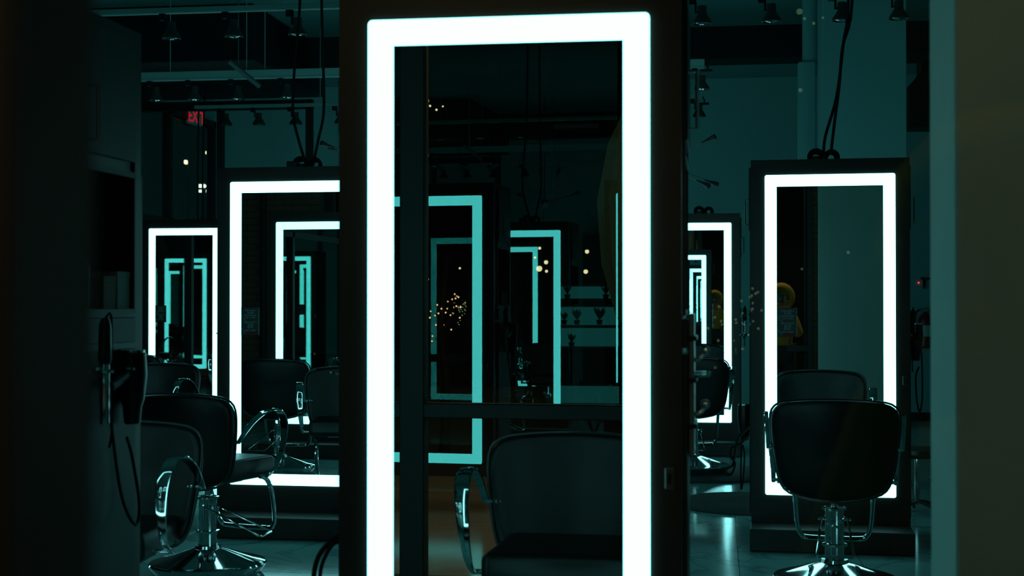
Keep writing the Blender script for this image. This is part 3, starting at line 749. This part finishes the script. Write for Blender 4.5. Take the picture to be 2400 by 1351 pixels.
street_lamp(-9.0, -12.0, 5.2, LAMP_W*2, 'tall street lamp across the road', 1)

# building across the road
fac = brick_wall('brick_pilaster', MR(1236, 700, -16).x*1.0-0.0, MR(1236, 700, -16).x+0.42, -16.3, -16.0, 6.9, +1, structn=False, bw=.19, bh=.062, z0=3.3)
tag(fac, 'narrow brick pilaster across the road, seen in the top of the middle mirror', 'pilaster')
bm = B(); b2(bm, -20, 14, -17, -16.35, -0.02, 9.0); struct(obj('building_wall', bm, mat('dark_render', (0.03, 0.034, 0.034), 0.9), smooth=False))
p = MR(1320, 296, -16)
bm = B(); b2(bm, p.x-.15, p.x+.6, -16.35, -15.9, p.z-.05, p.z+.03, .01); tag(obj('facade_ledge', bm, COLM, smooth=False), 'pale stone ledge across the road in the middle mirror', 'ledge')
# lit shop window across the road
SHOP = emit('shop_window_light', (0.004, 0.045, 0.042), 1.0)
a = MR(1312, 672, -13.9); b = MR(1450, 815, -13.9)
t = thing('shop_display', 'dim teal lit shop display seen low in the middle mirror', 'shop display', ((a.x+b.x)/2, -13.95, 0))
W_ = abs(a.x-b.x)/2
g = B(); b2(g, -W_-.1, W_+.1, -.05, .0, .05, a.z+.1); obj('back_board', g, BLACKP, t, smooth=False)
for y0, y1 in ((672, 700), (720, 762), (768, 812), (905, 945)):
    z1 = MR(1312, y0, -13.9).z; z0 = MR(1312, y1, -13.9).z
    g = B(); b2(g, -W_, W_, .0, .01, z0, z1); obj('lit_panel', g, SHOP, t, smooth=False)
    g = B(); b2(g, -W_-.02, W_+.02, 0, .35, z0-.04, z0-.01); obj('shelf', g, BLACKP, t, smooth=False)
LEAFM = mat('leaf_green', (0.03, 0.09, 0.03), 0.5)
for i, (px, py, s) in enumerate(((1322, 760, .10), (1352, 760, .14), (1330, 700, .12), (1420, 700, .13), (1405, 760, .16), (1340, 812, .11))):
    p = MR(px, py, -13.75)
    u = thing('potted_plant', ('first', 'second', 'third', 'fourth', 'fifth', 'sixth')[i]+' small dark potted plant on the shop display shelves', 'potted plant', (p.x, -13.75, p.z-.008), 0, 'plants in the shop display')
    g = B(); lathe(g, [(.035, 0), (.05, .07), (.045, .072)], 12); obj('pot', g, PLAST, u)
    g = B()
    for k in range(14):
        a_ = random.uniform(0, 2*PI); h = random.uniform(.6, 1)*s*1.4; d = Vector((math.cos(a_), math.sin(a_), 0))*s*.6
        v = [g.verts.new(q) for q in (Vector((0, 0, .06)), Vector((0, 0, .06))+d*.5+Vector((.02, .02, h*.6)), Vector((0, 0, .06))+d+Vector((0, 0, h)), Vector((0, 0, .06))+d*.5+Vector((-.02, -.02, h*.6)))]
        g.faces.new(v)
    obj('leaves', g, LEAFM, u, smooth=False)
# bare tree with string lights
WARM = emit('fairy_bulb_warm', (1.0, .55, .28), 1.4)
base = MR(1040, 800, -6.5)
tr = thing('bare_tree', 'bare dark street tree that carries the string of warm lights', 'tree', (base.x, -6.5, -0.14))
g = B(); tube(g, [(0, 0, 0), (.02, 0, .7), (-.03, .02, 1.3), (.03, 0, 2.0)], lambda u: .06-.035*u, 8, smooth=3); obj('trunk', g, mat('bark', (.03, .022, .016), .9), tr)
lights = [(1001, 775), (1008, 745), (1013, 800), (1020, 740), (1026, 800), (1028, 735), (1035, 724), (1036, 751), (1038, 738), (1040, 762), (1045, 733), (1050, 707), (1052, 751), (1056, 739), (1058, 773), (1060, 702), (1062, 735), (1065, 710), (1066, 690), (1068, 700), (1071, 695), (1075, 697), (1078, 745), (1080, 720), (1063, 721), (1025, 715), (1014, 788), (1022, 762), (1037, 716), (1049, 724), (1070, 718), (1010, 730)]
for i, (px, py) in enumerate(lights[::4]):
    p = MR(px, py, -6.5)-Vector((base.x, -6.5, -.14))
    g = B(); tube(g, [(0, 0, 1.0+.1*i/3), p*.5+Vector((0, .05, .6)), p], lambda u: .015*(1-.7*u), 6, smooth=3); obj('branch', g, MATS['bark'], tr)
s_ = thing('string_lights', 'warm string lights scattered over the bare tree, reflected in the middle mirror', 'string lights', (base.x, -6.5, 1.0))
g = B(); tube(g, [MR(a, b, -6.5)-Vector((base.x, -6.5, 1.0)) for a, b in sorted(lights, key=lambda q: q[0]+q[1])], .002, 4); obj('wire', g, BLACKP, s_)
g = B(); bmesh.ops.create_icosphere(g, subdivisions=1, radius=.0095); bulb = None
for px, py in lights:
    p = MR(px, py, -6.5+random.uniform(-.15, .15))-Vector((base.x, -6.5, 1.0))
    if bulb is None: bulb = obj('bulb', g, WARM, s_); q = bulb
    else: q = bulb.copy(); COL.objects.link(q); q.parent = s_
    q.location = p
# second string of lights by the kerb, mirrored in the glass of the ajar door
def LR(px, py, dist):
    th = math.atan((px-1200)/F)-YAW
    d = Vector((math.sin(th), math.cos(th), (HZ-py)/F*math.cos(th+YAW)))
    n = Vector((math.sin(math.radians(10.5)), math.cos(math.radians(10.5)), 0))
    k = Vector((0.30, 0.655, 0)).dot(n)/d.dot(n)
    return Vector((0, 0, CZ))+d*k+(d-2*d.dot(n)*n)*dist
l2 = [(741, 735), (752, 731), (739, 741), (754, 741), (742, 754), (748, 766), (756, 753), (766, 763), (767, 737), (770, 720), (778, 712), (781, 725), (783, 714), (779, 750), (783, 757), (788, 734), (779, 776), (764, 786), (744, 840), (737, 829), (751, 817), (784, 708), (748, 742)]
b3 = LR(765, 760, 6.5); WARM2 = emit('fairy_bulb_bright', (1.0, .50, .22), 9.0)
s3 = thing('string_lights', 'smaller dimmer cluster of string lights just right of the warm cluster inside the middle mirror', 'string lights', b3)
g = B(); tube(g, [LR(a, b, 6.5)-b3 for a, b in sorted(l2, key=lambda q: q[1])], .002, 4); obj('wire', g, BLACKP, s3)
for px, py in l2:
    if px == l2[0][0]:
        g = B(); bmesh.ops.create_icosphere(g, subdivisions=1, radius=.006); q = obj('bulb', g, WARM2, s3); b_m = q
    else: q = b_m.copy(); COL.objects.link(q); q.parent = s3
    q.location = LR(px, py, 6.5)-b3
# street light glints high in the middle mirror
_x = [1376, 1373, 1429, 1000, 1008, 1023, 1038, 1001, 1280, 1264, 1281, 1265, 1254, 1003, 1078]
_o = ['first', 'second', 'third', 'fourth', 'fifth', 'sixth', 'seventh', 'eighth', 'ninth', 'tenth', 'eleventh', 'twelfth', 'thirteenth', 'fourteenth', 'fifteenth']
nm = [_o[sorted(range(15), key=lambda q: _x[q]).index(i)] for i in range(15)]
GL = emit('distant_lamp', (1.0, .80, .42), 1.3)
for i, (px, py, r) in enumerate(((1376, 590, .028), (1373, 637, .03), (1429, 647, .02), (1000, 236, .03), (1008, 248, .015), (1023, 257, .015), (1038, 249, .012), (1001, 364, .02), (1280, 615, .028), (1264, 630, .04), (1281, 636, .02), (1265, 582, .02), (1254, 604, .015), (1003, 655, .012), (1078, 629, .015))):
    p = MR(px, py, -11.5)
    t = thing('street_bulb', 'warm festoon bulb over the road, number %s along its line' % ['one', 'two', 'three', 'four', 'five', 'six', 'seven', 'eight', 'nine', 'ten', 'eleven', 'twelve', 'thirteen', 'fourteen', 'fifteen'][i], 'bulb', p, 0, 'festoon bulbs over the road')
    t['label'] = '%s warm festoon bulb from the left inside the middle mirror' % nm[i]
    g = B(); bmesh.ops.create_icosphere(g, subdivisions=2, radius=r); obj('glass_bulb', g, GL, t)
    g = B(); lathe(g, [(r*.5, r*.8), (r*.4, r*1.8)], 8); obj('cap', g, BLACKP, t)
# one way sign
SIGNM = mat('sign_white', (.30, .34, .30), .6); SIGNB = mat('sign_black', (.01, .01, .01), .6)
a = MR(1428, 528, -11.2); b = MR(1428, 634, -11.2); H = a.z-b.z; W_ = H*.76
t = thing('street_sign', 'white rectangular street sign with black arrow, reversed in the middle mirror', 'street sign', (a.x+W_/2, -11.2, -.14))
zb = b.z+.14
g = B(); b2(g, -W_/2, W_/2, -.004, .004, zb, zb+H, .003); obj('sign_plate', g, SIGNM, t, smooth=False)
g = B(); rod(g, (0, -.03, 0), (0, -.03, zb+H+.05), .03, 10); obj('pole', g, STEEL, t)
for txt, z in (('ONE', .72), ('WAY', .44)):
    lettering(txt, H*.30, SIGNB, t, (0, .006, zb+H*z), (PI/2, 0, PI), .001, .004)
g = B(); b2(g, -W_*.42, W_*.15, .004, .006, zb+H*.22, zb+H*.30)
f_ = [g.verts.new(v) for v in ((W_*.12, .006, zb+H*.14), (W_*.42, .006, zb+H*.26), (W_*.12, .006, zb+H*.38))]; g.faces.new(f_)
ar = obj('arrow', g, SIGNB, t, smooth=False); ar.scale.x = -1
# folded parasol
a = MR(1422, 190, -2.8)
t = thing('folded_parasol', 'folded pale green parasol at the top right inside the middle mirror', 'parasol', (a.x+.28, -2.8, -.02), 0)
CL = mat('parasol_cloth', (.05, .10, .07), .85)
g = B(); rings = []
for r, z in ((.015, a.z), (.09, a.z-.18), (.17, a.z-.45), (.22, a.z-.85), (.20, a.z-1.3), (.13, a.z-1.7)):
    rings.append([g.verts.new((r*(1+.16*(i % 2))*math.cos(2*PI*i/20)-.1*(r/.22), r*(1+.16*(i % 2))*math.sin(2*PI*i/20), z+.02)) for i in range(20)])
for p_, q_ in zip(rings, rings[1:]):
    for i in range(20): g.faces.new((p_[i], p_[(i+1) % 20], q_[(i+1) % 20], q_[i]))
g.faces.new(rings[0]); obj('canopy', g, CL, t)
g = B(); rod(g, (0, 0, 0), (0, 0, a.z), .02, 10); obj('pole', g, BLACKP, t)
g = B(); lathe(g, [(.25, 0), (.25, .05), (.05, .09), (.04, .2)], 20); obj('base', g, BLACKP, t)
# side street lamps, and glowing bars painting a reflection, beyond the left glazing
SL = emit('side_street_lamp', (1.0, .86, .50), 2.5); SW = emit('side_reflection_white', (.85, 1.0, .85), 2.0)
def side_light(px, py, x, w_, h, m, lab, cat='lamp', name='side_street_lamp'):
    th = math.atan((px-1200)/F)-YAW; y = x/math.tan(th); d = -x*math.sin(YAW)+y*math.cos(YAW); z = CZ+(HZ-py)/F*d; s = d/F
    t = thing(name, lab, cat, (x, y, z), 0, 'lights in the side street')
    g = B(); bx(g, (0, 0, 0), (w_*s, .1, h*s), min(w_, h)*s*.4, None, 3); obj('glowing_globe' if cat == 'lamp' else 'lit_panel', g, m, t)
    g = B(); rod(g, (0, .12, -z), (0, .12, 0.1), .03, 8); obj('post', g, BLACKP, t)
side_light(435, 380, -10, 6, 10, SL, 'lower warm lamp seen through the dark glazing at the left')
side_light(485, 358, -10.5, 6, 8, SL, 'upper warm lamp seen through the dark glazing at the left')
side_light(473, 436, -9.3, 18, 8, SW, 'upper glowing bar painting a reflection left of the left lit mirror', 'reflection bar', 'reflection_bar')  # glowing panel added in place of a bright reflection
side_light(475, 448, -9.9, 22, 6, SW, 'lower glowing bar painting a reflection left of the left lit mirror', 'reflection bar', 'reflection_bar')

# ------------------------------------------------------------ the photographer outside the window
def skin(name, verts, edges, rad, m, parent, sub=2, root=0):
    me = bpy.data.meshes.new(name); me.from_pydata([Vector(v) for v in verts], edges, [])
    o = bpy.data.objects.new(name, me); COL.objects.link(o)
    if parent is not None: o.parent = parent
    md = o.modifiers.new('skin', 'SKIN')
    sv = me.skin_vertices[0].data
    for i, r in enumerate(rad):
        sv[i].radius = (r, r) if not isinstance(r, tuple) else r
        sv[i].use_root = (i == root)
    s = o.modifiers.new('subdivision', 'SUBSURF'); s.levels = sub; s.render_levels = sub
    me.materials.append(m)
    return o
SKN = mat('skin', (.32, .18, .12), .55); YEL = mat('yellow_jacket', (.52, .30, .03), .8, bump=.4, nscale=40); DENIM = mat('dark_denim', (.02, .025, .04), .85)
ph = thing('person', 'person in a yellow hooded jacket photographing, reflected in the right mirror', 'person', (-0.045, -0.38, 0.03), 0)
# local: facing +y; camera held before the face at z about 1.40
bv = [(0, -.05, .82), (0, -.05, .98), (0, -.03, 1.14), (0, -.01, 1.22), (0, .02, 1.30), (0, .05, 1.39), (0, .06, 1.47),
      (.15, -.02, 1.18), (.22, .06, .98), (.12, .19, 1.20), (.075, .235, 1.33),
      (-.15, -.02, 1.18), (-.22, .06, .98), (-.12, .19, 1.20), (-.075, .235, 1.33),
      (.09, -.05, .78), (.10, -.02, .44), (.10, -.05, .10), (.10, .10, .045), (-.09, -.05, .78), (-.10, -.02, .44), (-.10, -.05, .10), (-.10, .10, .045)]
be = [(0, 1), (1, 2), (2, 3), (3, 4), (4, 5), (5, 6), (2, 7), (7, 8), (8, 9), (9, 10), (2, 11), (11, 12), (12, 13), (13, 14), (0, 15), (15, 16), (16, 17), (17, 18), (0, 19), (19, 20), (20, 21), (21, 22)]
br = [.12, .11, .12, .06, .052, .085, .085, .055, .042, .034, .026, .055, .042, .034, .026, .085, .058, .038, .035, .085, .058, .038, .035]
skin('body', bv, be, br, SKN, ph)
jr = [.15, .14, .145, .09]+[.07, .055, .046, .036]*2
jv = [bv[i] for i in (0, 1, 2, 3, 7, 8, 9)]+[(.085, .22, 1.30)]+[bv[i] for i in (11, 12, 13)]+[(-.085, .22, 1.30)]
je = [(0, 1), (1, 2), (2, 3), (2, 4), (4, 5), (5, 6), (6, 7), (2, 8), (8, 9), (9, 10), (10, 11)]
skin('jacket', jv, je, jr, YEL, ph)
skin('trousers', [bv[i] for i in (0, 15, 16, 17, 19, 20)]+[bv[21]], [(0, 1), (1, 2), (2, 3), (0, 4), (4, 5), (5, 6)], [.135, .10, .072, .055, .10, .072, .055], DENIM, ph)
for s in (-1, 1):
    skin('shoe', [(s*.10, -.09, .05), (s*.10, .03, .045), (s*.10, .16, .04)], [(0, 1), (1, 2)], [.05, .045, .04], PLAST, ph)
# hood: open shell round the head
g = B(); rings = []
for k in range(9):
    ph_ = PI*.24+(PI*.76)*(k/8)
    ring = []
    for i in range(20):
        a = 2*PI*i/20; r = .172*math.sin(ph_)+.002
        ring.append(g.verts.new((r*math.cos(a)*.95, .0+math.cos(ph_)*.13, 1.44+r*math.sin(a)*.98)))
    rings.append(ring)
for a, b in zip(rings, rings[1:]):
    for i in range(20): g.faces.new((a[i], a[(i+1) % 20], b[(i+1) % 20], b[i]))
h = obj('hood', g, YEL, ph); md = h.modifiers.new('thickness', 'SOLIDIFY'); md.thickness = .01
# face details
g = B()
for s in (-1, 1):
    bmesh.ops.create_icosphere(g, subdivisions=2, radius=.012, matrix=Matrix.Translation((s*.032, .138, 1.43)))
obj('eyes', g, mat('eye_white', (.5, .5, .48), .3), ph)
g = B(); tube(g, [(0, .14, 1.44), (0, .160, 1.405), (0, .145, 1.395)], .010, 8, smooth=2); obj('nose', g, SKN, ph)
g = B(); tube(g, [(-.025, .135, 1.365), (0, .145, 1.362), (.025, .135, 1.365)], .006, 6, smooth=2); obj('mouth', g, mat('lips', (.28, .09, .08), .5), ph)
for s in (-1, 1):
    hand = skin('hand', [(s*.075, .235, 1.33), (s*.072, .25, 1.37), (s*.072, .255, 1.40)], [(0, 1), (1, 2)], [(.024, .018), (.034, .018), (.036, .016)], SKN, ph)
    for i in range(4):
        L = (.062, .070, .066, .052)[i]; z = 1.43-.019*i
        skin('finger', [(s*.072, .262, z), (s*(.070), .262+L*.45, z+.002), (s*(.058), .262+L*.75, z), (s*.046, .262+L*.72, z-.004)], [(0, 1), (1, 2), (2, 3)], [.0095, .009, .0085, .007], SKN, hand, sub=1)
    skin('thumb', [(s*.068, .245, 1.355), (s*.045, .235, 1.375), (s*.028, .235, 1.392)], [(0, 1), (1, 2)], [.012, .010, .009], SKN, hand, sub=1)
cm = thing('photo_camera', 'black camera held up to the face of the person in the yellow hood', 'camera', (-.045, -.38, .03), 0)
g = B(); bx(g, (0, .245, 1.42), (.13, .045, .085), .012, None, 3); bx(g, (0, .245, 1.468), (.05, .04, .03), .008, None, 2); obj('camera_body', g, PLAST, cm)
g = B(); lathe(g, [(.034, .265), (.034, .315), (.030, .318), (.026, .312)], 28, (0, 0, 1.41), (0, 1, 0)); obj('lens_barrel', g, PLAST, cm)
